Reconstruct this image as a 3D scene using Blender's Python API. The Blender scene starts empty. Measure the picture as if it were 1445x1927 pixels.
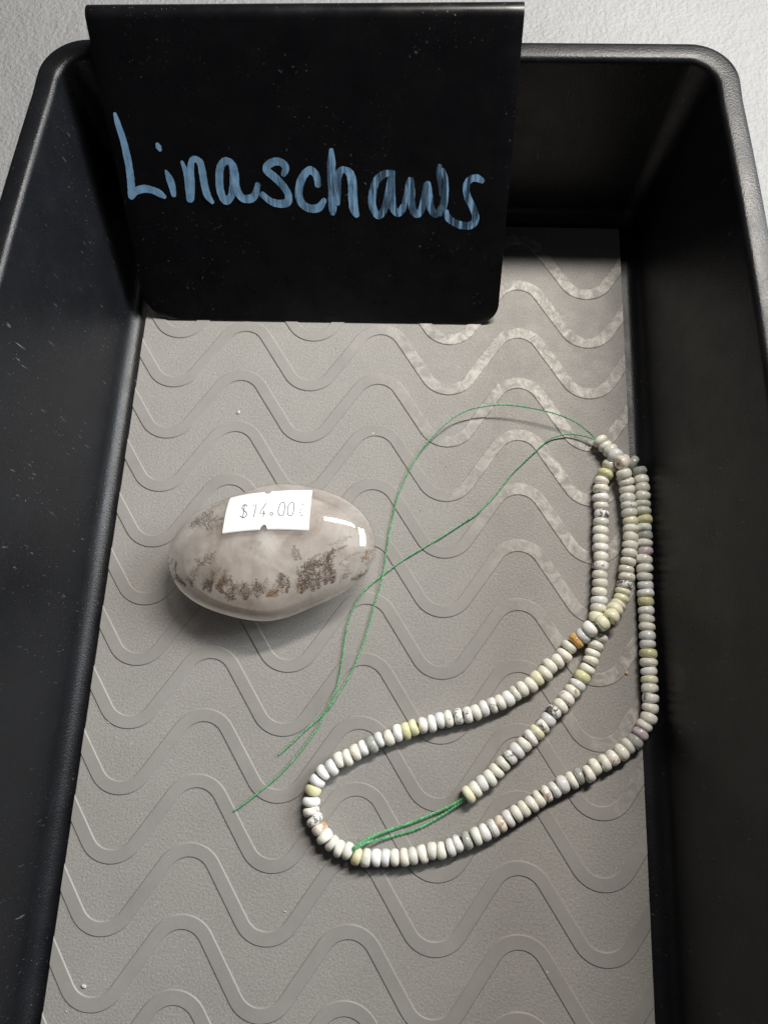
import bpy, bmesh, math, random
from mathutils import Vector, Matrix, noise

S = 0.01                      # every length below is written in centimetres
SC = bpy.context.scene
COL = SC.collection
R = random.Random(7)

# ------------------------------------------------------------------ camera
cam_d = bpy.data.cameras.new('camera'); cam = bpy.data.objects.new('camera', cam_d); COL.objects.link(cam)
cam.matrix_world = Matrix(((0.998386, -0.0358708, 0.04403044, 1.67973 * S),
                           (0.04633308, 0.96279661, -0.26622535, -5.45873 * S),
                           (-0.03284264, 0.26783573, 0.96290466, 26.70456 * S), (0, 0, 0, 1)))
cam_d.sensor_fit = 'VERTICAL'; cam_d.sensor_height = 36.0; cam_d.lens = 36.0 * 1380.55 / 1927
cam_d.clip_start = 0.005; cam_d.clip_end = 20
SC.camera = cam
# ------------------------------------------------------------------ light
w = bpy.data.worlds.new('World'); SC.world = w; w.use_nodes = True
w.node_tree.nodes['Background'].inputs[0].default_value = (0.90, 0.95, 1.0, 1)
w.node_tree.nodes['Background'].inputs[1].default_value = 0.035
def area(name, loc, aim, sx, sy, power, colour):
    d = bpy.data.lights.new(name, 'AREA'); d.shape = 'RECTANGLE'; d.size = sx * S; d.size_y = sy * S
    d.energy = power; d.color = colour
    o = bpy.data.objects.new(name, d); COL.objects.link(o); o.location = Vector(loc) * S
    z = (Vector(loc) - Vector(aim)).normalized(); x = Vector((0, 1, 0)).cross(z).normalized(); y = z.cross(x)   # long side along X
    o.rotation_euler = Matrix((x, y, z)).transposed().to_euler()
    return o
area('lamp', (24, 40.2, 55), (0, 10, 0), 34, 4.6, 6.7, (1.0, 0.95, 0.885))
area('side_fill', (92, 42, 58), (0, 6, 0), 46, 50, 14.5, (0.90, 0.96, 1.0))  # added unseen soft panel on the right, brightens the left floor and wall
SC.view_settings.view_transform = 'Standard'; SC.view_settings.look = 'None'
SC.view_settings.exposure = 0.0; SC.view_settings.gamma = 1.0; SC.view_settings.use_curve_mapping = False
SC.cycles.use_denoising = True
SC.cycles.transparent_max_bounces = 24; SC.cycles.max_bounces = 12

# ------------------------------------------------------------------ helpers
def link(name, me, mat, parent=None, smooth=False):
    o = bpy.data.objects.new(name, me); COL.objects.link(o)
    if mat and not me.materials: me.materials.append(mat)
    if parent: o.parent = parent
    if smooth:
        for p in me.polygons: p.use_smooth = True
    return o
def mesh(name, vs, fs):
    me = bpy.data.meshes.new(name); me.from_pydata([(x * S, y * S, z * S) for x, y, z in vs], [], fs); me.update(); return me
def empty(name, loc=(0, 0, 0)):
    o = bpy.data.objects.new(name, None); COL.objects.link(o); o.location = Vector(loc) * S; o.empty_display_size = .01; return o
def tag(o, label, cat=None, group=None, kind=None):
    o['label'] = label
    if cat: o['category'] = cat
    if group: o['group'] = group
    if kind: o['kind'] = kind
    return o
class NT:                                            # a tiny node-tree writer
    def __init__(s, name):
        s.m = bpy.data.materials.new(name); s.m.use_nodes = True; s.t = s.m.node_tree
        s.p = s.t.nodes['Principled BSDF']; s.o = s.t.nodes['Material Output']
    def n(s, kind, **kw):
        x = s.t.nodes.new(kind)
        for k, v in kw.items():
            if k.startswith('i_'): x.inputs[k[2:].replace('_', ' ')].default_value = v
            else: setattr(x, k, v)
        return x
    def l(s, a, b): s.t.links.new(a, b)
    def co(s, obj_random=False):
        c = s.n('ShaderNodeTexCoord').outputs['Object']
        if obj_random:
            oi = s.n('ShaderNodeObjectInfo'); v = s.n('ShaderNodeVectorMath', operation='SCALE')
            k = s.n('ShaderNodeCombineXYZ'); 
            for i, f in enumerate((1.0, 2.7, 5.1)):
                mm = s.n('ShaderNodeMath', operation='MULTIPLY'); mm.inputs[1].default_value = f; s.l(oi.outputs['Random'], mm.inputs[0]); s.l(mm.outputs[0], k.inputs[i])
            a = s.n('ShaderNodeVectorMath', operation='ADD'); s.l(c, a.inputs[0]); s.l(k.outputs[0], a.inputs[1]); c = a.outputs[0]
        return c
    def noise(s, co, scale, detail=3, rough=.5, dist=0):
        x = s.n('ShaderNodeTexNoise'); x.inputs['Scale'].default_value = scale; x.inputs['Detail'].default_value = detail
        x.inputs['Roughness'].default_value = rough; x.inputs['Distortion'].default_value = dist
        s.l(co, x.inputs['Vector']); return x.outputs['Fac']
    def ramp(s, fac, stops):
        x = s.n('ShaderNodeValToRGB'); e = x.color_ramp.elements
        while len(e) < len(stops): e.new(.5)
        for i, (pos, c) in enumerate(stops):
            e[i].position = pos; e[i].color = (*c, 1) if len(c) == 3 else c
        s.l(fac, x.inputs[0]); return x.outputs[0]
    def mix(s, fac, a, b):
        x = s.n('ShaderNodeMix', data_type='RGBA')
        for v, i in ((fac, 0), (a, 6), (b, 7)):
            if isinstance(v, (int, float)): x.inputs[i].default_value = v
            elif isinstance(v, tuple): x.inputs[i].default_value = (*v, 1)
            else: s.l(v, x.inputs[i])
        return x.outputs[2]
    def math(s, op, a, b=0.0):
        x = s.n('ShaderNodeMath', operation=op)
        for v, i in ((a, 0), (b, 1)):
            if isinstance(v, (int, float)): x.inputs[i].default_value = v
            else: s.l(v, x.inputs[i])
        return x.outputs[0]
    def stretch(s, co, sc, rot=(0, 0, 0)):
        x = s.n('ShaderNodeMapping'); x.inputs['Scale'].default_value = sc; x.inputs['Rotation'].default_value = rot; s.l(co, x.inputs[0]); return x.outputs[0]
    def bump(s, h, strength, dist):
        x = s.n('ShaderNodeBump'); x.inputs['Strength'].default_value = strength; x.inputs['Distance'].default_value = dist * S
        s.l(h, x.inputs['Height']); return x
    def set(s, **kw):
        for k, v in kw.items():
            i = s.p.inputs[k.replace('_', ' ')]
            if isinstance(v, (int, float)): i.default_value = v
            elif isinstance(v, tuple): i.default_value = (*v, 1)
            else: s.l(v, i)
        return s.m

def mat_black(name, base, rough, grain, dust, spec=.5):
    t = NT(name); c = t.co()
    specks = t.ramp(t.noise(c, 1500, 2, .6), [(.715, (0, 0, 0)), (.75, (1, 1, 1))])
    area_ = t.ramp(t.noise(c, 22, 3, .6), [(.40, (0, 0, 0)), (.62, (1, 1, 1))])
    scr = t.ramp(t.noise(t.stretch(c, (1, 1, .08), (.5, .4, .9)), 900, 2, .5, .4), [(.70, (0, 0, 0)), (.76, (1, 1, 1))])
    f = t.math('MULTIPLY', t.math('ADD', specks, t.math('MULTIPLY', scr, .5)), t.math('MULTIPLY', area_, dust))
    haze_ = t.ramp(t.noise(c, 60, 5, .65), [(.35, base), (.75, tuple(v * 1.45 for v in base))])
    col = t.mix(f, haze_, (.30, .30, .31))
    r = t.ramp(t.noise(c, 90, 4, .6), [(.3, (rough - .06,) * 3), (.7, (rough + .08,) * 3)])
    b = t.bump(t.noise(c, 1500, 3, .6), grain, .02); t.l(b.outputs[0], t.p.inputs['Normal'])
    return t.set(Base_Color=col, Roughness=r, Specular_IOR_Level=spec)
M_tray = mat_black('black_moulded_plastic', (.0056, .0061, .0077), .37, .6, .75, .38)
M_sign = mat_black('black_gloss_board', (.0032, .0032, .0042), .30, .03, .9, .45)

t = NT('white_textured_table'); c = t.co()
h = t.noise(c, 520, 3, .55, .3); h2 = t.noise(c, 160, 2, .5)
b = t.bump(t.math('ADD', h, h2), .75, .09); t.l(b.outputs[0], t.p.inputs['Normal'])
M_table = t.set(Base_Color=t.ramp(t.noise(c, 12, 3), [(.3, (.25, .249, .249)), (.7, (.28, .279, .279))]), Roughness=.55)

def liner_mat(name, base, rough, grain, wear_sheen):
    t = NT(name); c = t.co()
    n1 = t.ramp(t.noise(c, 40, 5, .65), [(.3, tuple(v * .87 for v in base)), (.7, tuple(v * 1.09 for v in base))])
    stain = t.ramp(t.noise(c, 16, 2, .5), [(.60, (0, 0, 0)), (.78, (1, 1, 1))])
    col = t.mix(t.math('MULTIPLY', stain, .18), n1, (.24, .19, .13))
    col = t.mix(.10 if wear_sheen else .5, col, t.mix(t.ramp(t.noise(c, 1250, 3, .7), [(.30, (0, 0, 0)), (.70, (1, 1, 1))]), tuple(v * .66 for v in base), tuple(v * 1.34 for v in base)))
    spk = t.ramp(t.noise(c, 620, 1, .5), [(.80, (0, 0, 0)), (.84, (1, 1, 1))])
    col = t.mix(t.math('MULTIPLY', spk, .6), col, (.7, .68, .65))
    r = t.ramp(t.noise(c, 120, 4, .7), [(.35, (rough - .10,) * 3), (.7, (rough + .08,) * 3)])
    if wear_sheen:                                        # chafing and some lamp sheen, both painted on the raised bands towards one corner
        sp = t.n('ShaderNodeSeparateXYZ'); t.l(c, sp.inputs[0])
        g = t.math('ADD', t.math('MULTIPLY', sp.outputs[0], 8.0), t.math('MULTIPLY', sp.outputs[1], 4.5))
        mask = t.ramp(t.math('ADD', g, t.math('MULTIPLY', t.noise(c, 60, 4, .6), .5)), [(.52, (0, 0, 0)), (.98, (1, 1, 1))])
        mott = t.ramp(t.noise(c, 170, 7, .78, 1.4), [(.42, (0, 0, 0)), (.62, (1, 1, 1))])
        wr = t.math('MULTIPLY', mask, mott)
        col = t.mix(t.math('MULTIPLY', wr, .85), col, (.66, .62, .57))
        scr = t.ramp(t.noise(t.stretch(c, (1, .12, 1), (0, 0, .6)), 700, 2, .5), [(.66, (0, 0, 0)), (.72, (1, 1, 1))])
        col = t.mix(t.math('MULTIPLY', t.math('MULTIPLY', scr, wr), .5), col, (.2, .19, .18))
    b = t.bump(t.noise(c, 1400, 2, .5), grain, .02); t.l(b.outputs[0], t.p.inputs['Normal'])
    return t.set(Base_Color=col, Roughness=r, Specular_IOR_Level=.3 if wear_sheen else .25)
M_liner = liner_mat('grey_stippled_vinyl', (.300, .288, .270), .53, .75, False)
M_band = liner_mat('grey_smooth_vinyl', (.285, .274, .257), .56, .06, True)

# ------------------------------------------------------------------ measured positions (centimetres)
BEADS=[[8.55,4.931,0.32,"w"],[8.715,4.716,0.36,"w"],[8.896,4.514,0.42,"c"],[9.032,4.254,0.55,"g"],[9.175,3.93,0.8,"p"],[9.287,3.542,0.66,"w"],[9.391,3.284,0.52,"w"],[9.437,2.995,0.44,"w"],[9.451,2.663,0.42,"s"],[9.484,2.384,0.42,"k"],[9.485,2.092,0.42,"c"],[9.512,1.793,0.42,"y"],[9.521,1.495,0.42,"w"],[9.5,1.197,0.42,"w"],[9.471,0.892,0.4,"w"],[9.442,0.602,0.38,"w"],[9.383,0.294,0.36,"w"],[9.319,0.007,0.33,"c"],[9.334,-0.266,0.3,"t"],[9.244,-0.567,0.3,"K"],[9.17,-0.803,0.3,"y"],[9.098,-1.059,0.32,"y"],[8.971,-1.309,0.36,"y"],[8.819,-1.492,0.44,"y"],[8.662,-1.753,0.58,"y"],[8.278,-2.019,0.78,"y"],[7.892,-2.216,0.62,"W"],[7.693,-2.447,0.45,"g"],[7.467,-2.628,0.34,"O"],[7.209,-2.846,0.295,"c"],[7.041,-3.149,0.295,"t"],[6.819,-3.364,0.295,"w"],[6.522,-3.54,0.295,"w"],[6.36,-3.792,0.295,"t"],[6.094,-3.989,0.295,"y"],[5.869,-4.218,0.295,"w"],[5.576,-4.374,0.295,"w"],[5.33,-4.529,0.295,"c"],[5.084,-4.711,0.295,"W"],[4.816,-4.855,0.295,"w"],[4.554,-4.975,0.295,"k"],[4.252,-5.091,0.295,"g"],[3.991,-5.227,0.295,"w"],[3.701,-5.325,0.295,"k"],[3.381,-5.397,0.295,"k"],[3.033,-5.486,0.295,"r"],[2.752,-5.552,0.295,"g"],[2.462,-5.668,0.295,"W"],[2.171,-5.743,0.295,"r"],[1.843,-5.83,0.295,"Y"],[1.593,-5.965,0.295,"Y"],[1.313,-6.039,0.295,"W"],[1.017,-6.206,0.295,"t"],[0.69,-6.288,0.295,"g"],[0.454,-6.462,0.295,"G"],[0.157,-6.582,0.295,"W"],[-0.1,-6.746,0.295,"t"],[-0.366,-6.92,0.295,"w"],[-0.652,-7.019,0.295,"w"],[-0.88,-7.271,0.295,"g"],[-1.17,-7.445,0.295,"W"],[-1.351,-7.742,0.295,"g"],[-1.473,-8.029,0.295,"Y"],[-1.509,-8.389,0.295,"W"],[-1.487,-8.695,0.295,"r"],[-1.353,-8.964,0.295,"k"],[-1.168,-9.219,0.295,"b"],[-0.99,-9.459,0.295,"w"],[-0.724,-9.65,0.295,"c"],[-0.477,-9.803,0.295,"w"],[-0.19,-9.859,0.295,"c"],[0.121,-10.008,0.295,"Y"],[0.43,-10.039,0.295,"c"],[0.768,-10.021,0.295,"W"],[1.074,-10.005,0.295,"g"],[1.379,-9.98,0.295,"w"],[1.694,-9.949,0.295,"t"],[1.973,-9.897,0.295,"c"],[2.287,-9.825,0.295,"r"],[2.595,-9.715,0.295,"c"],[2.9,-9.69,0.295,"w"],[3.213,-9.575,0.295,"g"],[3.44,-9.445,0.295,"k"],[3.744,-9.335,0.295,"G"],[4.048,-9.191,0.295,"w"],[4.327,-9.058,0.295,"W"],[4.597,-8.912,0.295,"s"],[4.849,-8.764,0.295,"b"],[5.107,-8.594,0.295,"g"],[5.37,-8.423,0.295,"w"],[5.618,-8.263,0.295,"w"],[5.877,-8.107,0.295,"w"],[6.114,-7.92,0.295,"w"],[6.37,-7.753,0.295,"r"],[6.642,-7.617,0.295,"g"],[6.91,-7.433,0.295,"g"],[7.223,-7.294,0.295,"w"],[7.463,-7.148,0.295,"G"],[7.781,-7.051,0.295,"w"],[7.997,-6.814,0.295,"w"],[8.33,-6.673,0.295,"w"],[8.602,-6.497,0.295,"r"],[8.909,-6.308,0.295,"w"],[9.128,-6.089,0.295,"c"],[9.373,-5.923,0.295,"G"],[9.568,-5.671,0.31,"m"],[9.706,-5.398,0.33,"w"],[9.857,-5.141,0.36,"w"],[9.919,-4.802,0.38,"w"],[9.946,-4.48,0.38,"k"],[9.934,-4.152,0.38,"w"],[9.936,-3.866,0.38,"y"],[9.927,-3.58,0.38,"W"],[9.939,-3.278,0.37,"w"],[9.952,-2.969,0.36,"Y"],[9.947,-2.646,0.35,"g"],[9.947,-2.35,0.34,"g"],[9.953,-2.034,0.33,"w"],[9.972,-1.747,0.295,"c"],[9.956,-1.454,0.295,"k"],[9.967,-1.132,0.295,"Y"],[9.973,-0.835,0.295,"W"],[9.978,-0.549,0.295,"g"],[9.967,-0.24,0.295,"c"],[9.986,0.072,0.295,"w"],[9.98,0.399,0.295,"w"],[10.029,0.703,0.295,"m"],[10.017,1.006,0.295,"w"],[10.022,1.302,0.295,"G"],[10.028,1.605,0.295,"s"],[10.051,1.902,0.295,"Y"],[10.013,2.225,0.295,"c"],[10.012,2.496,0.295,"c"],[10.04,2.816,0.295,"w"],[10.033,3.133,0.295,"c"],[10.011,3.441,0.295,"w"],[9.969,3.775,0.295,"G"],[9.727,4.103,0.295,"G"],[9.444,4.132,0.295,"c"],[9.147,4.059,0.295,"c"],[8.864,3.952,0.295,"c"],[8.695,3.624,0.295,"Y"],[8.551,3.341,0.295,"w"],[8.518,3.021,0.295,"r"],[8.498,2.689,0.295,"W"],[8.497,2.37,0.295,"w"],[8.518,2.053,0.295,"K"],[8.481,1.741,0.295,"c"],[8.453,1.417,0.295,"w"],[8.448,1.096,0.295,"w"],[8.437,0.767,0.295,"R"],[8.435,0.437,0.295,"w"],[8.403,0.098,0.295,"k"],[8.37,-0.238,0.295,"c"],[8.374,-0.535,0.295,"c"],[8.338,-0.858,0.295,"w"],[8.32,-1.166,0.295,"g"],[8.281,-1.442,0.295,"c"],[8.216,-1.756,0.295,"y"],[8.256,-2.12,0.295,"c"],[8.279,-2.482,0.295,"c"],[8.147,-2.76,0.295,"c"],[8.033,-3.047,0.295,"w"],[7.955,-3.296,0.295,"t"],[7.83,-3.593,0.295,"w"],[7.647,-3.861,0.295,"Y"],[7.465,-4.146,0.295,"g"],[7.286,-4.366,0.295,"t"],[7.094,-4.62,0.295,"R"],[6.887,-4.884,0.295,"w"],[6.646,-5.076,0.295,"K"],[6.457,-5.355,0.295,"g"],[6.27,-5.576,0.295,"k"],[6.06,-5.781,0.295,"y"],[5.863,-5.985,0.295,"W"],[5.632,-6.2,0.295,"w"],[5.385,-6.432,0.295,"g"],[5.167,-6.635,0.295,"K"],[4.916,-6.876,0.295,"c"],[4.7,-7.11,0.295,"w"],[4.485,-7.347,0.295,"w"],[4.231,-7.522,0.295,"g"],[4.006,-7.731,0.295,"w"],[3.77,-7.904,0.295,"y"]]
TAIL_A=[[8.549,4.936,0.32],[8.304,5.085,0.36],[7.853,5.445,0.45],[7.344,5.726,0.52],[6.637,5.948,0.56],[5.932,6.096,0.57],[5.226,6.188,0.56],[4.621,6.2,0.54],[4.016,6.11,0.5],[3.513,5.983,0.45],[2.913,5.649,0.36],[2.319,5.077,0.26],[1.828,4.48,0.18],[1.445,3.794,0.13],[1.129,3.045,0.1],[0.897,2.302,0.09],[0.788,1.57,0.09],[0.706,1.156,0.09],[0.624,0.337,0.1],[0.529,-0.554,0.14],[0.4,-1.16,0.09],[0.285,-1.593,0.08],[0.142,-2.198,0.08],[0.018,-2.776,0.08],[-0.161,-3.35,0.08],[-0.341,-3.881,0.08],[-0.543,-4.316,0.08],[-0.765,-4.693,0.09],[-1.048,-5.198,0.14],[-1.313,-5.517,0.09],[-1.61,-5.836,0.08],[-1.926,-6.118,0.08],[-2.374,-6.583,0.08],[-2.788,-6.972,0.08]]
TAIL_B=[[8.554,4.944,0.3],[8.232,5.033,0.32],[7.891,5.158,0.25],[7.501,5.23,0.2],[7.107,5.193,0.15],[6.705,5.038,0.12],[6.3,4.684,0.1],[5.793,4.174,0.09],[5.19,3.515,0.08],[4.791,2.93,0.08],[4.395,2.433,0.08],[3.923,1.938,0.08],[3.413,1.569,0.08],[2.731,1.072,0.08],[2.053,0.619,0.08],[1.284,0.106,0.08],[0.582,-0.461,0.08],[0.15,-0.835,0.08],[-0.183,-1.202,0.08],[-0.379,-1.523,0.08],[-0.533,-1.898,0.08],[-0.642,-2.346,0.08],[-0.71,-2.807,0.08],[-0.742,-3.225,0.08],[-0.772,-3.677,0.08],[-0.837,-4.163,0.08],[-0.92,-4.645,0.08],[-1.213,-5.35,0.08],[-1.324,-5.643,0.08],[-1.453,-5.936,0.08],[-1.652,-6.283,0.08],[-1.887,-6.63,0.08],[-2.291,-7.158,0.08],[-2.764,-7.684,0.08],[-3.48,-8.32,0.08],[-4.176,-8.881,0.08]]
LOOP_A=[[3.798,-7.915,0.3],[3.595,-8.054,0.28],[3.293,-8.247,0.2],[2.886,-8.466,0.12],[2.528,-8.634,0.09],[2.118,-8.816,0.08],[1.605,-9.019,0.09],[1.094,-9.2,0.12],[0.74,-9.327,0.2],[0.444,-9.464,0.34],[0.203,-9.607,0.48],[0.009,-9.732,0.52],[-0.053,-9.855,0.42]]
LOOP_B=[[3.802,-7.948,0.26],[3.599,-8.106,0.24],[3.298,-8.359,0.16],[2.892,-8.643,0.1],[2.484,-8.894,0.08],[2.075,-9.098,0.08],[1.563,-9.277,0.09],[1.052,-9.415,0.14],[0.749,-9.487,0.24],[0.451,-9.553,0.38],[0.207,-9.65,0.5],[0.021,-9.769,0.52],[-0.031,-9.877,0.42]]
LETTERS=[[[[-6.79,7.405,0.126],[-6.753,7.045,0.221],[-6.683,6.586,0.237],[-6.664,6.118,0.268],[-6.663,5.639,0.268],[-6.708,5.15,0.278],[-6.766,4.751,0.284]],[[-6.813,4.667,0.221],[-6.599,4.852,0.253],[-6.256,4.947,0.268],[-5.942,4.895,0.253],[-5.711,4.789,0.268],[-5.546,4.672,0.158]]],[[[-5.472,6.433,0.142],[-5.445,6.355,0.205],[-5.414,6.262,0.126]],[[-5.322,5.559,0.095],[-5.246,5.319,0.259],[-5.194,5.057,0.268],[-5.187,4.741,0.189]]],[[[-4.681,5.853,0.126],[-4.586,5.484,0.221],[-4.563,5.092,0.284],[-4.603,4.575,0.268]],[[-4.569,4.609,0.268],[-4.463,5.158,0.268],[-4.416,5.549,0.253],[-4.328,5.869,0.221],[-4.19,5.965,0.205],[-4.018,5.838,0.253],[-3.985,5.485,0.268],[-3.975,5.094,0.268],[-3.924,4.729,0.268],[-3.772,4.495,0.158]]],[[[-2.798,5.682,0.221],[-2.914,5.857,0.237],[-3.119,5.888,0.253],[-3.306,5.68,0.268],[-3.391,5.325,0.284],[-3.416,4.898,0.284],[-3.289,4.531,0.268],[-3.053,4.683,0.253],[-2.94,4.999,0.253],[-2.857,5.359,0.284],[-2.833,5.682,0.284]],[[-2.842,5.746,0.284],[-2.813,5.424,0.316],[-2.82,5.098,0.284],[-2.752,4.801,0.284],[-2.578,4.618,0.284],[-2.275,4.636,0.284],[-2.11,4.804,0.253],[-2.002,5.101,0.189]]],[[[-1.025,5.451,0.189],[-0.918,5.676,0.253],[-1.059,5.85,0.253],[-1.298,5.881,0.268],[-1.572,5.754,0.268],[-1.607,5.578,0.284],[-1.349,5.353,0.284],[-1.092,5.093,0.268],[-0.909,4.764,0.268],[-0.967,4.496,0.284],[-1.258,4.444,0.284],[-1.572,4.527,0.253],[-1.869,4.76,0.221]]],[[[0.21,5.098,0.221],[0.167,5.422,0.253],[-0.037,5.598,0.268],[-0.275,5.437,0.268],[-0.448,5.128,0.284],[-0.514,4.732,0.268],[-0.401,4.431,0.284],[-0.126,4.281,0.284],[0.198,4.316,0.284],[0.409,4.569,0.189]]],[[[0.76,6.261,0.158],[0.747,5.87,0.29],[0.716,5.392,0.3],[0.727,4.903,0.284],[0.72,4.403,0.331],[0.706,4.115,0.189]],[[0.901,4.471,0.189],[0.929,4.871,0.237],[0.936,5.263,0.268],[1.036,5.553,0.253],[1.195,5.617,0.221],[1.398,5.49,0.3],[1.48,5.135,0.331],[1.475,4.674,0.331],[1.508,4.272,0.331],[1.598,4.068,0.221]]],[[[2.946,5.523,0.158],[2.618,5.474,0.253],[2.328,5.215,0.268],[2.202,4.773,0.284],[2.196,4.373,0.284],[2.394,4.035,0.253],[2.609,4.24,0.253],[2.753,4.709,0.253],[2.859,5.201,0.253],[2.929,5.523,0.221]],[[2.936,5.459,0.189],[2.894,5.039,0.268],[2.911,4.643,0.268],[2.964,4.309,0.284],[3.16,4.124,0.253],[3.328,4.345,0.253]]],[[[3.318,4.243,0.221],[3.42,4.712,0.189],[3.502,5.106,0.205],[3.586,5.3,0.189],[3.643,4.976,0.221],[3.632,4.58,0.253],[3.69,4.245,0.284],[3.87,4.094,0.253],[4.024,4.314,0.253],[4.12,4.715,0.268],[4.179,5.108,0.268]],[[4.195,5.141,0.253],[4.258,4.782,0.284],[4.322,4.383,0.284],[4.526,4.097,0.253],[4.729,4.318,0.237]]],[[[4.622,5.75,0.158],[4.613,5.528,0.221],[4.643,5.207,0.158],[4.681,4.75,0.063]],[[4.731,5.592,0.189],[4.846,5.305,0.189],[4.85,4.784,0.253],[4.797,4.385,0.268],[4.702,4.115,0.189]]],[[[4.928,4.201,0.158],[4.971,4.015,0.237],[5.193,3.828,0.253],[5.591,3.693,0.268],[5.908,3.746,0.284],[6.016,3.986,0.253],[5.876,4.357,0.253],[5.681,4.689,0.253],[5.6,5.049,0.253],[5.706,5.291,0.237],[5.942,5.356,0.253],[6.171,5.261,0.189]]]]
STONE_C=[-3.423,-0.016]
STONE_R=[2.9722,-0.0106,0.02,0.5874,0.2318,-0.0151,0.015,0.1287,0.0519]
STICKER=[[[-1.5689,1.8129],[-1.2509,1.8786],[-0.888,1.934],[-0.5288,1.9727],[-0.1775,2.012],[0.2247,2.0571],[0.6206,2.1073],[0.9872,2.1435],[1.3737,2.1822]],[[-1.597,0.3364],[-1.2216,0.3955],[-0.826,0.4491],[-0.4601,0.4895],[-0.1228,0.521],[0.2703,0.5419],[0.6628,0.5529],[1.0544,0.5573],[1.411,0.5625]]]
GLYPHS=[[[[-0.8326,1.39],[-0.8941,1.4554],[-0.9806,1.4395],[-1.0139,1.3415],[-0.9477,1.2452],[-0.8476,1.1669],[-0.8049,1.0738],[-0.8499,0.9803],[-0.9346,0.9635],[-1.0139,1.0087],[-1.0398,1.0457]],[[-0.9478,1.5054],[-0.9305,1.2294],[-0.9323,0.9266]]],[[[-0.6347,1.4065],[-0.5176,1.5039],[-0.526,1.2647],[-0.5467,0.9861]]],[[[-0.1711,1.531],[-0.2593,1.3319],[-0.3581,1.137],[-0.1475,1.1329]],[[-0.2039,1.2394],[-0.2101,1.0092]]],[[[0.0168,1.1228],[0.0484,1.1699],[0.107,1.1567],[0.114,1.0958],[0.06,1.0694],[0.0175,1.1167]]],[[[0.5007,1.4377],[0.4567,1.5632],[0.3695,1.5752],[0.3127,1.4608],[0.291,1.2874],[0.317,1.1345],[0.4018,1.059],[0.4811,1.1112],[0.5065,1.266],[0.5007,1.4377]]],[[[0.8196,1.4541],[0.7819,1.5801],[0.6944,1.5979],[0.626,1.4598],[0.6102,1.302],[0.6382,1.1491],[0.7105,1.0793],[0.8044,1.1267],[0.8247,1.2818],[0.8196,1.4541]]],[[[1.0312,1.1142],[1.1437,1.1144]],[[1.1321,1.175],[1.1342,1.0681]],[[1.027,1.2928],[1.0552,1.1553]],[[1.0431,1.2193],[1.1564,1.2135]],[[1.1398,1.4251],[1.0501,1.341]],[[1.0501,1.341],[1.1671,1.301]],[[1.0356,1.5951],[1.2188,1.4779]],[[1.1895,1.6116],[1.0644,1.4682]],[[1.1959,1.4286],[1.243,1.3842]],[[1.2215,1.32],[1.231,1.2272]]]]
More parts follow.
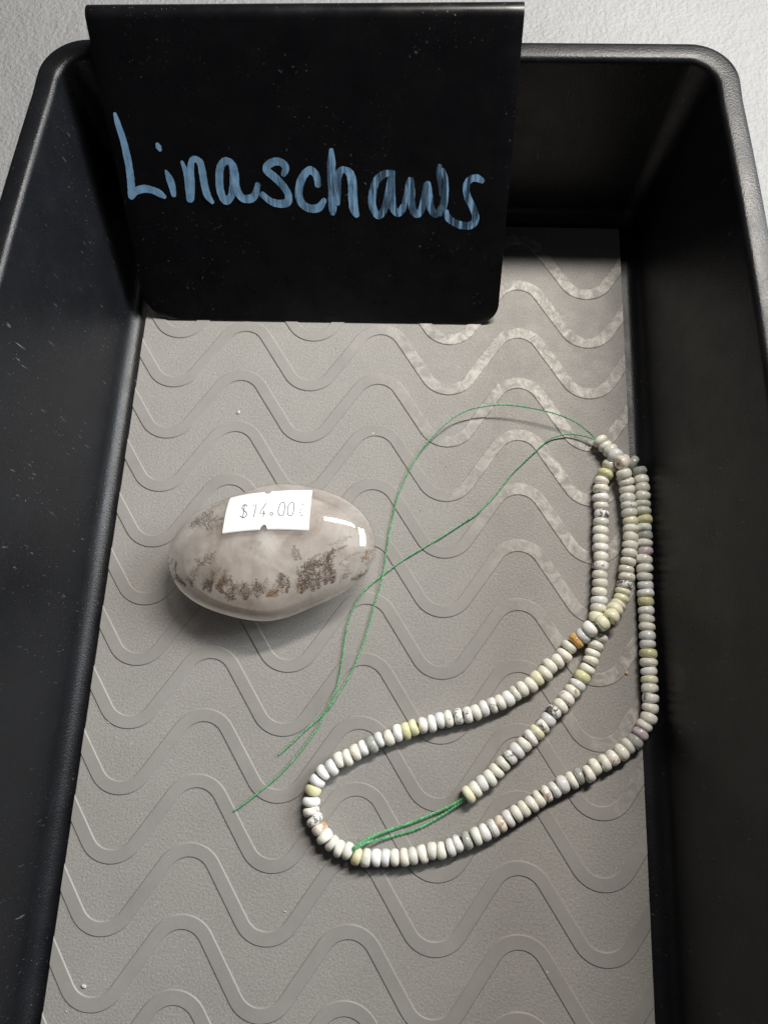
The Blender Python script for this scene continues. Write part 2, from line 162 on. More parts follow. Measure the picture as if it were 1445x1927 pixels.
DENDRITES=[[-3.6225,-0.8387,-3.2496,-1.106,0.25,"d"],[-3.2488,-1.0531,-2.9881,-1.282,0.25,"d"],[-2.7599,-1.4617,-2.9408,-1.389,0.3,"t"],[-2.5208,-1.5067,-2.5834,-1.3474,0.5,"d"],[-2.5203,-1.4541,-2.4404,-1.0795,0.35,"f"],[-2.1832,-1.5878,-1.9477,-1.4013,0.3,"d"],[-1.8552,-1.7037,-1.9468,-1.4279,0.6,"d"],[-1.8272,-1.5063,-1.8472,-1.0763,0.5,"f"],[-1.4751,-1.7503,-1.495,-1.4475,0.5,"d"],[-1.3945,-1.4453,-1.3898,-1.013,0.4,"f"],[-1.0724,-1.8327,-1.1073,-1.4915,0.5,"d"],[-0.8729,-1.8926,-1.1872,-1.7311,0.3,"d"],[-0.5893,-1.9235,-0.6233,-1.5836,0.4,"d"],[-0.1832,-1.8447,-0.2221,-1.4634,0.45,"d"],[0.0515,-1.7957,0.3749,-1.5693,0.35,"o"],[-2.3721,-0.7774,-2.0128,-0.4965,0.4,"g"],[-2.1659,-0.7493,-2.3547,-0.6382,0.5,"g"],[-3.5773,-0.7141,-3.4222,-0.5438,0.3,"f"],[-2.2447,-1.4295,-1.6788,-0.9916,0.25,"f"],[-2.8062,-1.2892,-2.3331,-0.888,0.25,"f"],[0.1428,-1.7355,0.4118,-1.5636,0.5,"o"],[0.3602,-1.6718,0.587,-1.1803,0.35,"f"],[0.6807,-1.4686,0.5814,-1.0726,0.5,"d"],[0.8965,-1.4287,0.6647,-1.0951,0.45,"d"],[0.7794,-1.6202,0.8424,-1.4321,0.4,"d"],[1.113,-1.4146,1.4814,-1.0203,0.4,"d"],[1.1609,-1.2002,1.5758,-0.6905,0.45,"d"],[1.0703,-0.9914,1.6793,-0.5745,0.5,"d"],[1.2205,-0.7117,1.7912,-0.6218,0.35,"d"],[1.2505,-1.6127,1.2747,-1.3775,0.5,"o"],[1.6001,-1.4961,1.8056,-0.945,0.5,"d"],[1.8424,-1.4126,1.8617,-0.9943,0.4,"d"],[2.0842,-1.264,2.0478,-0.8736,0.45,"d"],[2.3259,-1.1899,2.2324,-0.7244,0.45,"d"],[2.4045,-1.0274,2.1928,-0.4551,0.4,"d"],[1.9664,-0.8798,2.2066,-0.2043,0.45,"d"],[1.7965,-0.7303,2.1053,-0.3514,0.4,"o"],[2.1111,-0.4615,2.2853,-0.1419,0.4,"d"],[2.2018,-0.1206,2.629,0.0866,0.3,"g"],[2.0803,0.068,2.6666,0.3779,0.25,"f"],[1.072,-0.5274,0.9878,-0.1122,0.45,"g"],[1.235,-0.4909,1.132,-0.1895,0.35,"g"],[1.4559,-0.5058,1.7727,-0.2916,0.25,"g"],[2.5133,-1.1062,2.8053,-0.8526,0.4,"f"],[2.8869,-0.9688,3.2304,-0.754,0.25,"d"],[3.1771,-0.8384,3.412,-0.5778,0.3,"d"],[3.2506,-0.3645,3.3739,-0.0409,0.5,"o"],[3.4309,-0.112,3.6342,0.1719,0.5,"f"],[3.3867,-0.4417,3.6127,-0.1886,0.4,"f"],[2.4979,-0.5656,3.0259,-0.1786,0.2,"f"],[-2.9068,0.6014,-2.2767,1.0586,0.5,"g"],[-2.7749,0.8021,-1.9108,0.9077,0.45,"g"],[-2.4692,0.9965,-1.8267,1.6603,0.3,"f"],[-2.2383,0.508,-1.6383,0.8381,0.3,"f"]]
SIGN_M=[[0.999918,-0.009708,0.008367],[0.012564,0.613911,-0.789275],[0.002526,0.789316,0.613983]]
SIGN_O=[-2.496,9.936,0.15]
# ------------------------------------------------------------------ setting
tb = mesh('table_top', [(-150, -120, -.36), (150, -120, -.36), (150, 120, -.36), (-150, 120, -.36), (-150, -120, -3.4), (150, -120, -3.4), (150, 120, -3.4), (-150, 120, -3.4)],
          [(0, 1, 2, 3), (7, 6, 5, 4), (0, 4, 5, 1), (1, 5, 6, 2), (2, 6, 7, 3), (3, 7, 4, 0)])
tag(link('table_top', tb, M_table), 'white pebble-textured table top under the black tray', kind='structure')

# ------------------------------------------------------------------ tray
XL, XR, YB, YF, H = -9.752, 9.716, 14.593, -17.8, 6.936
XC, YC = (XL + XR) / 2, (YB + YF) / 2
def bow(y): return .72 * max(0, 1 - ((y - YC) / ((YB - YF) / 2)) ** 2)
def ring(e, z, cr, ns=44, nc=12):
    x0, x1, y0, y1 = XL - e, XR + e, YF - e, YB + e
    pts = []
    for (cx, cy, a0), nxt in (((x1 - cr, y1 - cr, 0), 'l'), ((x0 + cr, y1 - cr, 90), 'd'), ((x0 + cr, y0 + cr, 180), 'r'), ((x1 - cr, y0 + cr, 270), 'u')):
        for i in range(nc + 1):
            a = math.radians(a0 + 90 * i / nc); pts.append((cx + cr * math.cos(a), cy + cr * math.sin(a)))
        ex = {'l': (x0 + cr, y1), 'd': (x0, y0 + cr), 'r': (x1 - cr, y0), 'u': (x1, y1 - cr)}[nxt]
        px, py = pts[-1]
        for i in range(1, ns): pts.append((px + (ex[0] - px) * i / ns, py + (ex[1] - py) * i / ns))
    out = []
    for x, y in pts:
        k = max(0, min(1, z / H)); fx = max(-1, min(1, (x - XC) / (XR - XC)))
        out.append((x + bow(y) * k * math.copysign(abs(fx) ** 1.5, fx), y, z))
    return out
prof = [(-.3, -.12, .3), (.16, -.12, .35)]
prof += [(.16 + .52 * math.sin(a), -.12 + .70 * (1 - math.cos(a)), .35 + .2 * math.sin(a)) for a in [math.radians(v) for v in (8, 17, 26, 35, 44, 53, 62, 71, 80)]]
e0, z0 = prof[-1][:2]
prof += [(e0 + (1.33 - e0) * i / 9, z0 + (6.72 - z0) * i / 9, .58 + .42 * i / 9) for i in range(1, 10)]
prof += [(1.33 + .17 * (1 - math.cos(a)) + .01 * math.sin(a), 6.72 + .215 * math.sin(a), 1.0 + .06 * math.sin(a)) for a in [math.radians(v) for v in (12, 24, 36, 48, 60, 72, 82)]]
prof += [(1.55, 6.945, 1.15), (1.72, 6.955, 1.28), (1.92, 6.945, 1.44), (2.02, 6.93, 1.52), (2.07, 6.89, 1.56), (2.09, 6.82, 1.6),
         (2.10, 6.6, 1.6), (2.11, 5.9, 1.6), (2.05, 5.84, 1.55), (1.92, 5.86, 1.45), (1.88, 6.0, 1.4), (1.80, 6.1, 1.35), (1.62, 5.9, 1.2), (.95, -.1, .8), (.85, -.28, .75), (.7, -.345, .65), (.3, -.35, .5)]
vs, fs = [], []
for e, z, cr in prof: vs += ring(e, z, cr)
n = len(ring(0, 0, .5))
for r in range(len(prof) - 1):
    for i in range(n):
        j = (i + 1) % n; fs.append((r * n + i, (r + 1) * n + i, (r + 1) * n + j, r * n + j))
fs.append(tuple(range(n))); fs.append(tuple(reversed(range((len(prof) - 1) * n, len(prof) * n))))
tr = link('tray', mesh('tray', vs, fs), M_tray, smooth=True)
for p in tr.data.polygons[-2:]: p.use_smooth = False
tag(tr, 'deep black plastic tray with rounded rim standing on the white table', 'tray')

# ------------------------------------------------------------------ liner with raised wave bands
ln = empty('tray_liner', (0, 0, 0)); tag(ln, 'grey vinyl liner with raised zigzag waves lying in the bottom of the black tray', 'liner')
bm = bmesh.new(); bmesh.ops.create_cube(bm, size=1)
for v in bm.verts: v.co = Vector((XC + v.co.x * (XR - XL), YC + v.co.y * (YB - YF), -.06 + v.co.z * .119)) * S
bmesh.ops.bevel(bm, geom=[e for e in bm.edges], offset=.025 * S, segments=2, affect='EDGES')
me = bpy.data.meshes.new('mat'); bm.to_mesh(me); bm.free(); link('mat', me, M_liner, ln)
PX, Q, TH, RC = 5.5, 2.1919, math.atan(1.5), .97
def wave():                                          # one period of the centre line, trough bottom at (0, 0)
    pts = []; ap = 2.56
    for i in range(0, 9):
        a = TH * i / 8; pts.append((RC * math.sin(a), RC * (1 - math.cos(a)), a))
    def straight(x0, y0, x1, y1, a):
        for i in range(1, 30): pts.append((x0 + (x1 - x0) * i / 30, y0 + (y1 - y0) * i / 30, a))
    xa, ya = RC * math.sin(TH), RC * (1 - math.cos(TH)); straight(xa, ya, PX / 2 - xa, ap - ya, TH)
    for i in range(0, 17):
        a = TH * (1 - i / 8); pts.append((PX / 2 - RC * math.sin(a), ap - RC * (1 - math.cos(a)), a))
    straight(PX / 2 + xa, ap - ya, PX - xa, ya, -TH)
    for i in range(0, 8):
        a = -TH * (1 - i / 8); pts.append((PX - RC * math.sin(-a), RC * (1 - math.cos(a)), a))
    return pts
W1 = wave()
for row in range(-1, 13):
    cl = []
    for k in range(-2, 5):
        for x, y, a in W1: cl.append((-8.25 + PX * k + x, 9 - Q * row + .215 + y, a))
    vs, fs = [], []
    for x, y, a in cl:
        nx, ny = -math.sin(a), math.cos(a)
        for off, z in ((-.245, -.004), (-.205, .034), (.205, .034), (.245, -.004)):
            vs.append((max(XL + .015, min(XR - .015, x + nx * off)), y + ny * off, z))
    for i in range(len(cl) - 1):
        q = [vs[4 * i + j] for j in range(4)] + [vs[4 * i + 4 + j] for j in range(4)]
        if max(v[0] for v in q) <= XL + .016 or min(v[0] for v in q) >= XR - .016: continue
        for j in range(3): fs.append((4 * i + j, 4 * i + 4 + j, 4 * i + 5 + j, 4 * i + 1 + j)[::-1])
    me = mesh('wave_band', vs, fs); bm = bmesh.new(); bm.from_mesh(me)
    bmesh.ops.remove_doubles(bm, verts=bm.verts, dist=1e-7); bmesh.ops.dissolve_degenerate(bm, edges=bm.edges, dist=1e-7)
    bmesh.ops.delete(bm, geom=[v for v in bm.verts if not v.link_faces], context='VERTS')
    bmesh.ops.recalc_face_normals(bm, faces=bm.faces)
    if sum(f.normal.z for f in bm.faces) < 0: bmesh.ops.reverse_faces(bm, faces=bm.faces)
    bm.to_mesh(me); bm.free()
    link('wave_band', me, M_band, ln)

# ------------------------------------------------------------------ name sign
Ms = Matrix([r for r in SIGN_M]).to_4x4(); Ms.translation = Vector(SIGN_O) * S
sg = empty('name_sign'); sg.matrix_world = Ms
tag(sg, 'black glossy sign hooked over the tray rim with blue handwritten lettering', 'sign')
WS, L0, RB, V0 = 14.30, 10.15, .40, -.09
rows = []
for i in range(13): rows.append((1.15 * (1 - math.cos(math.pi / 2 * i / 12)) + V0, 0))
for i in range(1, 12): rows.append((1.15 + V0 + (L0 - 1.15 - V0) * i / 11, 0))
for i in range(1, 17):
    a = math.radians(142 * i / 16); rows.append((L0 + RB * math.sin(a), -RB + RB * math.cos(a)))
a = math.radians(142)
for i in range(1, 5): rows.append((rows[39][0] + math.cos(a) * 2.6 * i / 4, rows[39][1] - math.sin(a) * 2.6 * i / 4))
vs, fs = [], []; NC = 25
for k, (v, nn) in enumerate(rows):
    cut = lambda r: r - math.sqrt(max(0, r * r - (r - (v - V0)) ** 2)) if k < 24 and v - V0 < r else 0
    u0, u1 = -WS / 2 + cut(1.15), WS / 2 - cut(.75)
    for i in range(NC): vs.append((u0 + (u1 - u0) * i / (NC - 1), v, nn))
for k in range(len(rows) - 1):
    for i in range(NC - 1): fs.append((k * NC + i, k * NC + i + 1, (k + 1) * NC + i + 1, (k + 1) * NC + i))
pn = link('panel', mesh('panel', vs, fs), M_sign, sg, True)
sm = pn.modifiers.new('thick', 'SOLIDIFY'); sm.thickness = .11 * S; sm.offset = -1; sm.use_even_offset = True
bv = pn.modifiers.new('edge', 'BEVEL'); bv.width = .02 * S; bv.segments = 2; bv.limit_method = 'ANGLE'; bv.angle_limit = 1.0
t = NT('blue_marker_ink'); c = t.co()
st1 = t.ramp(t.noise(t.stretch(c, (1, .08, 1), (0, 0, -.28)), 480, 3, .7, .2), [(.44, (0, 0, 0)), (.53, (1, 1, 1))])
fine = t.ramp(t.noise(t.stretch(c, (1, .06, 1), (0, 0, -.2)), 2200, 2, .6), [(.50, (0, 0, 0)), (.62, (1, 1, 1))])
blot = t.ramp(t.noise(c, 55, 3, .6), [(.42, (0, 0, 0)), (.68, (1, 1, 1))])
sp = t.n('ShaderNodeSeparateXYZ'); t.l(c, sp.inputs[0])
grad = t.math('MULTIPLY', t.math('ADD', sp.outputs[0], .055), 10.0); grad.node.use_clamp = True
wearf = t.math('ADD', t.math('MULTIPLY', st1, t.math('ADD', t.math('MULTIPLY', grad, .95), t.math('MULTIPLY', blot, .2))), t.math('MULTIPLY', fine, t.math('ADD', t.math('MULTIPLY', blot, .45), .12))); wearf.node.use_clamp = True
colr = t.ramp(t.noise(c, 240, 4, .6), [(.30, (.19, .38, .62)), (.50, (.27, .50, .77)), (.75, (.35, .63, .92))])
t.set(Base_Color=colr, Roughness=.55)
ms = t.n('ShaderNodeMixShader'); tp = t.n('ShaderNodeBsdfTransparent')
t.l(t.math('MULTIPLY', wearf, .85), ms.inputs[0]); t.l(t.p.outputs[0], ms.inputs[1]); t.l(tp.outputs[0], ms.inputs[2]); t.l(ms.outputs[0], t.o.inputs[0])
M_ink = t.m
def catmull(P, per=8):
    P = [tuple(p) for p in P]; P = [P[0]] + P + [P[-1]]; out = []
    for i in range(1, len(P) - 2):
        for k in range(per):
            u = k / per
            out.append(tuple(.5 * (2 * b + (c - a) * u + (2 * a - 5 * b + 4 * c - d) * u * u + (3 * b - a - 3 * c + d) * u ** 3) for a, b, c, d in zip(P[i - 1], P[i], P[i + 1], P[i + 2])))
    out.append(P[-2]); return out
for li, strokes in enumerate(LETTERS):
    vs, fs = [], []; hh = .004
    for st in strokes:
        C = catmull(st, 7); rr = random.Random(li * 9 + len(C))
        # round caps
        b0 = len(vs); m = len(C)
        rib = []
        for i, (u, v, ww) in enumerate(C):
            a_, b_ = C[max(0, i - 1)], C[min(m - 1, i + 1)]
            d = Vector((b_[0] - a_[0], b_[1] - a_[1])); d.normalize(); rib.append((Vector((u, v)), d, ww / 2 * (1 + rr.uniform(-.05, .05))))
        p0, d0, w0 = rib[0]; p1, d1, w1 = rib[-1]
        caps0 = [(p0 - d0 * w0 * math.cos(a) * .9, d0, w0 * math.sin(a)) for a in (.35, .8, 1.2)]
        caps1 = [(p1 + d1 * w1 * math.cos(a) * .9, d1, w1 * math.sin(a)) for a in (1.2, .8, .35)]
        for p, d, hw in caps0 + rib + caps1:
            hh += .00012; nrm = Vector((-d.y, d.x))
            for s in (-1, -.4, .4, 1): q = p + nrm * hw * s; vs.append((q.x, q.y, hh))
        for i in range(len(rib) + 5):
            for j in range(3): fs.append((b0 + 4 * i + j, b0 + 4 * i + 4 + j, b0 + 4 * i + 5 + j, b0 + 4 * i + 1 + j)[::-1])
        hh += .002
    link('letter', mesh('letter', vs, fs), M_ink, sg)

# ------------------------------------------------------------------ palm stone
CZ, CT, NP = 1.15, 1.1, 2.4
def srad(a): return STONE_R[0] + sum(STONE_R[2 * m - 1] * math.cos(m * a) + STONE_R[2 * m] * math.sin(m * a) for m in range(1, 5))
def sh(x, y, k=1.0):                                 # height of the top surface of the stone scaled by k, above its middle
    rho = min(.9995, math.hypot(x, y) / (k * srad(math.atan2(y, x)))); return k * CT * (1 - rho ** NP) ** (1 / NP)
def stone_mesh(name, k, nt=208, npn=104):
    vs, fs = [(0, 0, -k * CT)], []
    for j in range(1, npn):
        ph = -math.pi / 2 + math.pi * j / npn; cr = abs(math.cos(ph)) ** (2 / NP); z = math.copysign(abs(math.sin(ph)) ** (2 / NP), ph) * k * CT
        if z < 0: z *= 1.02
        for i in range(nt):
            a = 2 * math.pi * i / nt; r = k * cr * srad(a); dz = .02 * noise.noise((math.cos(a) * cr * 2, math.sin(a) * cr * 2, z))
            vs.append((r * math.cos(a), r * math.sin(a), z + (dz if k == 1 else 0) * 0))
    vs.append((0, 0, k * CT)); top = len(vs) - 1
    for i in range(nt): fs.append((0, 1 + (i + 1) % nt, 1 + i)); fs.append((top, 1 + (npn - 2) * nt + i, 1 + (npn - 2) * nt + (i + 1) % nt))
    for j in range(npn - 2):
        for i in range(nt):
            a, b = 1 + j * nt + i, 1 + j * nt + (i + 1) % nt; fs.append((a, b, b + nt, a + nt))
    return mesh(name, vs, fs)
stn = empty('palm_stone', (STONE_C[0], STONE_C[1], CZ)); tag(stn, 'polished oval quartz palm stone with brown fern-like inclusions and a white price sticker', 'stone')
t = NT('clear_quartz_skin'); fr = t.n('ShaderNodeFresnel'); fr.inputs['IOR'].default_value = 1.54
gl = t.n('ShaderNodeBsdfGlossy'); gl.inputs['Roughness'].default_value = .06; tp = t.n('ShaderNodeBsdfTransparent'); tp.inputs[0].default_value = (.985, .98, .975, 1)
ms = t.n('ShaderNodeMixShader'); ge = t.n('ShaderNodeNewGeometry'); t.l(t.math('MULTIPLY', fr.outputs[0], t.math('SUBTRACT', 1.0, ge.outputs['Backfacing'])), ms.inputs[0]); t.l(tp.outputs[0], ms.inputs[1]); t.l(gl.outputs[0], ms.inputs[2]); t.l(ms.outputs[0], t.o.inputs[0])
link('skin', stone_mesh('skin', 1.0), t.m, stn, True)
def milky(name, d0, d1, off):
    t = NT(name); c0 = t.co(); va = t.n('ShaderNodeVectorMath', operation='ADD'); va.inputs[1].default_value = (0, 0, off); t.l(c0, va.inputs[0]); c = va.outputs[0]
    base = t.ramp(t.noise(c, 70, 6, .62, .8), [(.36, (.52, .45, .40)), (.5, (.78, .73, .685)), (.66, (.96, .94, .92))])
    # white veil through the middle
    mp = t.n('ShaderNodeMapping'); mp.inputs['Location'].default_value = (.004, .003, 0); mp.inputs['Scale'].default_value = (66, 52, 15); mp.inputs['Rotation'].default_value = (0, 0, -.25)
    t.l(c0, mp.inputs[0]); ln_ = t.n('ShaderNodeVectorMath', operation='LENGTH'); t.l(mp.outputs[0], ln_.inputs[0])
    veil = t.ramp(t.math('ADD', ln_.outputs['Value'], t.math('MULTIPLY', t.noise(c, 160, 5, .65, .5), 1.1)), [(.45, (1, 1, 1)), (1.0, (0, 0, 0))])
    veil.node.color_ramp.interpolation = 'EASE'
    sp = t.n('ShaderNodeSeparateXYZ'); t.l(c0, sp.inputs[0])
    front = t.ramp(t.math('ADD', t.math('MULTIPLY', sp.outputs[1], -38.0), t.math('MULTIPLY', t.noise(c, 90, 3), .35)), [(.55, (0, 0, 0)), (.95, (1, 1, 1))])
    base = t.mix(t.math('MULTIPLY', front, .7), base, (.95, .87, .80))
    col = t.mix(t.math('MULTIPLY', veil, .95), base, (1.0, .995, .99))
    wisp = t.ramp(t.noise(t.stretch(c, (1, .35, 1), (0, 0, .5)), 260, 5, .7, 1.2), [(.56, (0, 0, 0)), (.72, (1, 1, 1))])
    col = t.mix(t.math('MULTIPLY', wisp, .6), col, (.95, .93, .91))
    df = t.n('ShaderNodeBsdfDiffuse'); tl = t.n('ShaderNodeBsdfTranslucent'); tp = t.n('ShaderNodeBsdfTransparent'); m1 = t.n('ShaderNodeMixShader'); m2 = t.n('ShaderNodeMixShader')
    t.l(col, df.inputs[0]); t.l(col, tl.inputs[0]); m1.inputs[0].default_value = .58; t.l(df.outputs[0], m1.inputs[1]); t.l(tl.outputs[0], m1.inputs[2])
    dens = t.ramp(t.math('ADD', t.noise(c, 120, 5, .6, .6), t.math('MULTIPLY', veil, .6)), [(.35, (d0,) * 3), (.75, (d1,) * 3)])
    t.l(dens, m2.inputs[0]); t.l(tp.outputs[0], m2.inputs[1]); t.l(m1.outputs[0], m2.inputs[2]); t.l(m2.outputs[0], t.o.inputs[0]); return t.m
for k, d0, d1, off in ((.985, .38, .62, 0), (.84, .40, .75, .02), (.70, .5, .85, .04), (.5, .8, .95, .06)):
    link('milky_layer', stone_mesh('milky_layer', k, 96, 48), milky('milky_quartz', d0, d1, off), stn, True)
def dmat(name, c, a):
    t = NT(name); o = t.co(); cc = t.ramp(t.noise(o, 600, 3, .6), [(.3, tuple(v * .6 for v in c)), (.7, tuple(v * 1.4 for v in c))])
    return t.set(Base_Color=cc, Roughness=.6, Alpha=a)
DM = {'d': dmat('dark_dendrite', (.075, .05, .034), .8), 't': dmat('tan_dendrite', (.16, .10, .06), .7), 'f': dmat('faint_dendrite', (.16, .115, .08), .38),
      'o': dmat('rusty_dendrite', (.17, .09, .025), .8), 'g': dmat('grey_dendrite', (.10, .08, .07), .6)}
_e = random.Random(5); _line = [d[:2] for d in DENDRITES[:15]] + [d[:2] for d in (DENDRITES[20], DENDRITES[24], DENDRITES[29], DENDRITES[30], DENDRITES[32], DENDRITES[33], DENDRITES[43], DENDRITES[44])]
for _i in range(46):
    _f = _e.uniform(0, len(_line) - 1.001); _k = int(_f); _f -= _k; _p, _q = _line[_k], _line[_k + 1]
    _x, _y = _p[0] + (_q[0] - _p[0]) * _f, _p[1] + (_q[1] - _p[1]) * _f + _e.uniform(0, .16)
    DENDRITES.append([_x, _y, _x + _e.uniform(-.16, .16), _y + _e.uniform(.12, .42), _e.uniform(.35, .6), _e.choice('dffftgo' if _i > 12 else 'ffff')])
for di, (bx, by, tx, ty, wd, code) in enumerate(DENDRITES):
    vs, fs = [], []; rr = random.Random(int((bx * 31 + by * 17 + tx) * 1000))
    b, e = Vector((bx, by)), Vector((tx, ty)); d = (e - b) * ((1.7 if di < 20 else 1.3) if code in 'dg' else 1.35); Ld = d.length; d.normalize(); nr = Vector((-d.y, d.x)); lv = [.9885]
    def leaf(p, dr, ln, wdt):
        lv[0] += .00003; nn = Vector((-dr.y, dr.x)); i0 = len(vs)
        for q in (p, p + dr * ln * .55 + nn * wdt, p + dr * ln, p + dr * ln * .45 - nn * wdt): vs.append((q.x, q.y, sh(q.x, q.y, lv[0])))
        fs.append((i0, i0 + 3, i0 + 2, i0 + 1))
    stp = max(6, int(Ld / .05)); wob = rr.uniform(-.12, .12)
    for i in range(stp):
        u = (i + .5) / stp; p = b + d * Ld * u + nr * Ld * wob * math.sin(u * 3)
        leaf(p, (d + nr * rr.uniform(-.3, .3)).normalized(), Ld / stp * 1.4, .011)
        env = math.sin(math.pi * min(1, .12 + u * .95)) ** .8
        for s in (-1, 1):
            bl = Ld * wd * (1.0 if di < 20 else .85) * env * rr.uniform(.45, 1.0); k = max(1, int(bl / .05)); dr = (d * rr.uniform(.5, .9) + nr * s).normalized(); q = p.copy()
            for j in range(k):
                if rr.random() < .7: leaf(q, dr, .075, .011 * (1 - .5 * j / k) + .005)
                for s2 in (-1, 1):
                    if rr.random() < .35: leaf(q, (dr + Vector((-dr.y, dr.x)) * s2 * .9).normalized(), .045 * rr.uniform(.6, 1.2), .008)
                q += dr * .052
    link('dendrite', mesh('dendrite', vs, fs), DM[code], stn)
# sticker
def lerp_row(Lr, u):
    f = u * (len(Lr) - 1); i = min(int(f), len(Lr) - 2); f -= i
    P = [Lr[max(0, i - 1)], Lr[i], Lr[i + 1], Lr[min(len(Lr) - 1, i + 2)]]
    return [.5 * (2 * b + (c - a) * f + (2 * a - 5 * b + 4 * c - d) * f * f + (3 * b - a - 3 * c + d) * f ** 3) for a, b, c, d in zip(*P)]
NU, NV = 100, 16; vs, fs = [], []
us = sorted(set([i / NU for i in range(NU + 1)] + [.425 + i * .005 for i in range(29)]))
NU = len(us) - 1
for iu, u in enumerate(us):
    A, Bq = lerp_row(STICKER[0], u), lerp_row(STICKER[1], u)
    cutt = math.sqrt(max(0, .040 ** 2 - (u - .495) ** 2)) / .040 * .060
    cutb = math.sqrt(max(0, .043 ** 2 - (u - .487) ** 2)) / .043 * .115
    for iv in range(NV + 1):
        v = cutt + (1 - cutt - cutb) * iv / NV
        x, y = A[0] + (Bq[0] - A[0]) * v, A[1] + (Bq[1] - A[1]) * v
        vs.append((x, y, sh(x, y) + .006))
for i in range(NU):
    for j in range(NV): a = i * (NV + 1) + j; fs.append((a, a + 1, a + NV + 2, a + NV + 1))
t = NT('white_label_paper'); c = t.co()
M_paper = t.set(Base_Color=t.ramp(t.noise(c, 900, 3), [(.3, (.86, .86, .85)), (.7, (.92, .92, .91))]), Roughness=.5)
stk = link('price_sticker', mesh('price_sticker', vs, fs), M_paper, stn, True); stk['label'] = 'white price sticker with notched edges printed 14 dollars'
sm = stk.modifiers.new('thick', 'SOLIDIFY'); sm.thickness = .008 * S; sm.offset = -1
t = NT('grey_print_ink'); c = t.co(); ik = t.set(Base_Color=t.ramp(t.noise(c, 2500, 2), [(.4, (.05, .05, .06)), (.7, (.28, .28, .30))]), Roughness=.6)
for gi, strokes in enumerate(GLYPHS):
    vs, fs = [], []; z = .009; hw = (.017 if gi < 6 else .010)
    for st in strokes:
        C = catmull(st, 4) if len(st) > 4 else [tuple(p) for p in st]; b0 = len(vs)
        for i, p in enumerate(C):
            a_, b_ = C[max(0, i - 1)], C[min(len(C) - 1, i + 1)]; d = Vector((b_[0] - a_[0], b_[1] - a_[1])).normalized(); z += .00006
            for s in (-1, 1): x, y = p[0] - d.y * hw * s, p[1] + d.x * hw * s; vs.append((x, y, sh(x, y) + z))
        for i in range(len(C) - 1): fs.append((b0 + 2 * i, b0 + 2 * i + 1, b0 + 2 * i + 3, b0 + 2 * i + 2))
    link('printed_character', mesh('printed_character', vs, fs), ik, stk)

# ------------------------------------------------------------------ bead strand
bs = empty('bead_strand', (BEADS[0][0], BEADS[0][1], 0))
tag(bs, 'long strand of pale opal rondelle beads on green thread looped in the tray', 'beads')
O = Vector((BEADS[0][0], BEADS[0][1], 0))
def bead_mesh(seed, rad=.296, ht=.155):
    rr = random.Random(seed); vs, fs = [], []; N, hole = 28, .045
    pr = [(hole, ht * .72), (hole + .03, ht * .93), (.12, ht)]
    e = 2.5
    for i in range(0, 11):
        a = math.pi / 2 - math.pi * i / 10
        pr.append((.13 + (rad - .13) * abs(math.cos(a)) ** (2 / e), math.copysign(abs(math.sin(a)) ** (2 / e), a) * ht))
    pr += [(.12, -ht), (hole + .03, -ht * .93), (hole, -ht * .72)]
    sx, sk = rr.uniform(.97, 1.03), rr.uniform(-.18, .18)
    for r, z in pr:
        for i in range(N):
            a = 2 * math.pi * i / N; k = 1 + .045 * noise.noise((math.cos(a) * 1.5 + seed * 3, math.sin(a) * 1.5, z * 6))
            vs.append((r * k * math.cos(a) * sx, r * k * math.sin(a), z * (1 + sk * math.cos(a)) ))
    m = len(pr)
    for j in range(m):
        for i in range(N): a, b, c_, d = j * N + i, j * N + (i + 1) % N, ((j + 1) % m) * N + (i + 1) % N, ((j + 1) % m) * N + i; fs.append((a, d, c_, b))
    me = mesh('bead', vs, fs)
    for p in me.polygons: p.use_smooth = True
    return me
BM = [bead_mesh(i) for i in range(6)]
def bmat(name, c1, c2, spot=None, amt=0.0, scale=300, clear=0.0):
    t = NT(name); c = t.co(True); c1, c2 = (tuple(min(.93, v * 1.36) for v in q) for q in (c1, c2))
    col = t.ramp(t.noise(c, 230, 4, .6, .6), [(.3, c1), (.7, c2)])
    if spot:
        f = t.ramp(t.noise(c, scale, 5, .68, .9), [(.62 - amt * .22, (0, 0, 0)), (.70 - amt * .20, (1, 1, 1))])
        col = t.mix(t.math('MULTIPLY', f, .9), col, spot)
    t.set(Base_Color=col, Roughness=.15, Subsurface_Weight=.15, Subsurface_Scale=.0015, Coat_Weight=.3, Coat_Roughness=.05, Transmission_Weight=clear)
    t.p.inputs['Subsurface Radius'].default_value = (1, .95, .85)
    t.p.inputs['Coat Weight'].default_value = .3
    return t.m
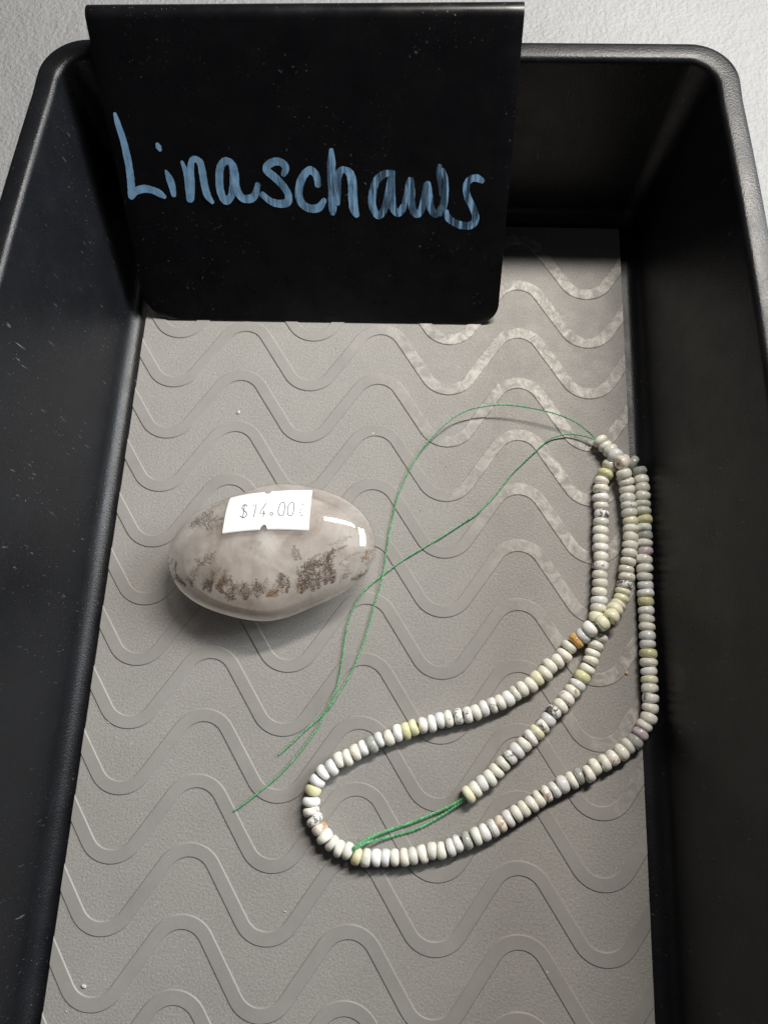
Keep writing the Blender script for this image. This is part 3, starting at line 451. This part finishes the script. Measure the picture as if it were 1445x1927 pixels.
MB = {'w': bmat('cream_opal', (.60, .58, .51), (.70, .68, .61)), 'W': bmat('white_opal', (.70, .68, .64), (.78, .76, .72)), 'p': bmat('blush_opal', (.64, .57, .50), (.70, .63, .56)),
      'c': bmat('cloudy_opal', (.54, .54, .48), (.66, .65, .58), clear=.10), 'g': bmat('bluish_opal', (.50, .51, .51), (.64, .64, .63)), 'G': bmat('clear_grey_opal', (.33, .35, .32), (.48, .49, .46), (.10, .10, .10), .1, 500, .25),
      'y': bmat('pale_yellow_opal', (.58, .56, .40), (.68, .66, .52)), 'Y': bmat('yellow_green_opal', (.52, .51, .28), (.64, .62, .42), clear=.08), 't': bmat('tan_speckled_opal', (.60, .57, .49), (.68, .65, .57), (.42, .30, .18), .15, 420),
      'r': bmat('rust_speckled_opal', (.64, .61, .55), (.70, .67, .61), (.36, .20, .12), .35, 420), 'R': bmat('red_spotted_opal', (.60, .59, .56), (.68, .66, .62), (.26, .09, .05), .35, 260), 'b': bmat('brown_patched_opal', (.60, .56, .48), (.66, .62, .55), (.45, .24, .09), .7, 230),
      'O': bmat('ochre_opal', (.46, .26, .075), (.60, .38, .14), (.34, .16, .04), .3, 300), 's': bmat('grey_speckled_opal', (.54, .55, .52), (.64, .64, .60), (.14, .14, .14), .25, 480),
      'k': bmat('black_flecked_opal', (.60, .59, .56), (.70, .68, .64), (.05, .05, .05), .42, 360), 'K': bmat('black_veined_opal', (.66, .65, .62), (.74, .72, .69), (.025, .025, .03), .66, 420), 'm': bmat('mauve_opal', (.36, .29, .32), (.52, .46, .48), (.18, .12, .12), .2, 300)}
PB = [Vector(b[:3]) for b in BEADS]
for i, b in enumerate(BEADS):
    a_, c_ = PB[max(0, i - 1)], PB[min(len(PB) - 1, i + 1)]
    d = (c_ - a_); k = (1 if 0 < i < len(PB) - 1 else 2); sp_ = d.length / 2 * k; d.normalize()
    d = (d + Vector((R.uniform(-.10, .10), R.uniform(-.10, .10), R.uniform(-.07, .07)))).normalized()
    if i in (4,): d = Vector((.80, .55, -.2)).normalized()
    o = bpy.data.objects.new('bead', BM[i % 6]); COL.objects.link(o); o.parent = bs
    q = d.to_track_quat('Z', 'X'); o.rotation_mode = 'QUATERNION'
    from mathutils import Quaternion
    o.rotation_quaternion = q @ Quaternion((0, 0, 1), R.uniform(0, 6.28))
    s = R.uniform(.94, 1.04); th = max(.235, min(.345, sp_ * R.uniform(.90, 1.06))) / .31
    o.scale = (s, s, th); o.location = (PB[i] - O) * S
    if not BM[i % 6].materials: BM[i % 6].materials.append(MB['w'])
    o.material_slots[0].link = 'OBJECT'; o.material_slots[0].material = MB[b[3]]
t = NT('green_nylon_thread'); c = t.co()
M_thread = t.set(Base_Color=t.ramp(t.noise(c, 1100, 3, .6), [(.38, (.03, .26, .085)), (.72, (.22, .62, .30))]), Roughness=.30, Sheen_Weight=.3)
def resample(P, step):
    out = [P[0]]; acc = 0
    for a, b in zip(P, P[1:]):
        L = (b - a).length
        while acc + step <= L + 1e-9 and L > 0:
            acc += step; out.append(a + (b - a) * (acc / L))
        acc -= L
    return out
def cord(name, pts, ply=2, r=.017, hr=.016, pitch=.20, step=.03):
    C = resample([Vector(p) - O for p in catmull(pts, 10)], step); vs, fs = [], []; NS = 6
    for k in range(ply):
        b0 = len(vs)
        for i, p in enumerate(C):
            d = (C[min(len(C) - 1, i + 1)] - C[max(0, i - 1)]).normalized(); x = d.cross(Vector((0, 0, 1))).normalized(); y = x.cross(d)
            a = 2 * math.pi * (i * step / pitch + k / ply); cc = p + (x * math.cos(a) + y * math.sin(a)) * hr
            for j in range(NS): g = 2 * math.pi * j / NS; v = cc + (x * math.cos(g) + y * math.sin(g)) * r; vs.append(tuple(v))
        for i in range(len(C) - 1):
            for j in range(NS): fs.append((b0 + i * NS + j, b0 + i * NS + (j + 1) % NS, b0 + (i + 1) * NS + (j + 1) % NS, b0 + (i + 1) * NS + j))
        fs.append(tuple(range(b0 + NS - 1, b0 - 1, -1))); e0 = b0 + (len(C) - 1) * NS; fs.append(tuple(range(e0, e0 + NS)))
    return link(name, mesh(name, vs, fs), M_thread, bs, True)
cord('thread', TAIL_A); cord('thread', TAIL_B); cord('thread', LOOP_A, 3, .026, .028, .34); cord('thread', LOOP_B, 2, .026, .024, .28)
cord('thread', [b[:3] for b in BEADS], 2, .022, .018, .3, .06)

# ------------------------------------------------------------------ crumbs
t = NT('pale_crumb'); M_cr = t.set(Base_Color=(.55, .53, .50), Roughness=.7)
t = NT('orange_crumb'); M_co = t.set(Base_Color=(.62, .40, .22), Roughness=.6)
def crumb(x, y, r, m, seed):
    bm = bmesh.new(); bmesh.ops.create_icosphere(bm, subdivisions=2, radius=r * S)
    for v in bm.verts: v.co *= 1 + .5 * noise.noise(v.co * 1500 + Vector((seed, 0, 0))); v.co.z *= .4; v.co.x *= 1.5
    zmin = min(v.co.z for v in bm.verts)
    me = bpy.data.meshes.new('crumb'); bm.to_mesh(me); bm.free(); o = link('crumb', me, m, None, True); o.location = (x * S, y * S, -zmin + .0001); o.rotation_euler.z = seed; return o

rr = random.Random(21); vs, fs = [], []
for i in range(90):
    x, y, r = rr.uniform(XL + .3, XR - .3), rr.uniform(YF + .5, 9.0), rr.choice((.010, .012, .014, .018, .026)); a0 = rr.uniform(0, 6.28); i0 = len(vs); el = rr.uniform(.6, 1.8)
    for k in range(5): a = a0 + 2 * math.pi * k / 5; vs.append((x + r * el * math.cos(a) * rr.uniform(.7, 1.2), y + r * math.sin(a) * rr.uniform(.7, 1.2), .0))
    vs.append((x, y, .033 + r * .7)); 
    for k in range(5): fs.append((i0 + k, i0 + (k + 1) % 5, i0 + 5))
tag(link('dust_specks', mesh('dust_specks', vs, fs), M_cr), 'pale specks of dust scattered over the grey liner', 'dust', kind='stuff')
tag(crumb(-5.46, 5.8, .055, M_cr, 1), 'tiny white flake on the grey liner between the sign and the palm stone', 'crumb', 'crumbs on the liner')
tag(crumb(9.28, -3.65, .055, M_co, 2), 'tiny orange grain on the liner beside the straight right run of beads', 'crumb', 'crumbs on the liner')
tag(crumb(-8.51, -14.38, .055, M_cr, 3), 'tiny pale crumb by a wave trough near the tray side wall', 'crumb', 'crumbs on the liner')
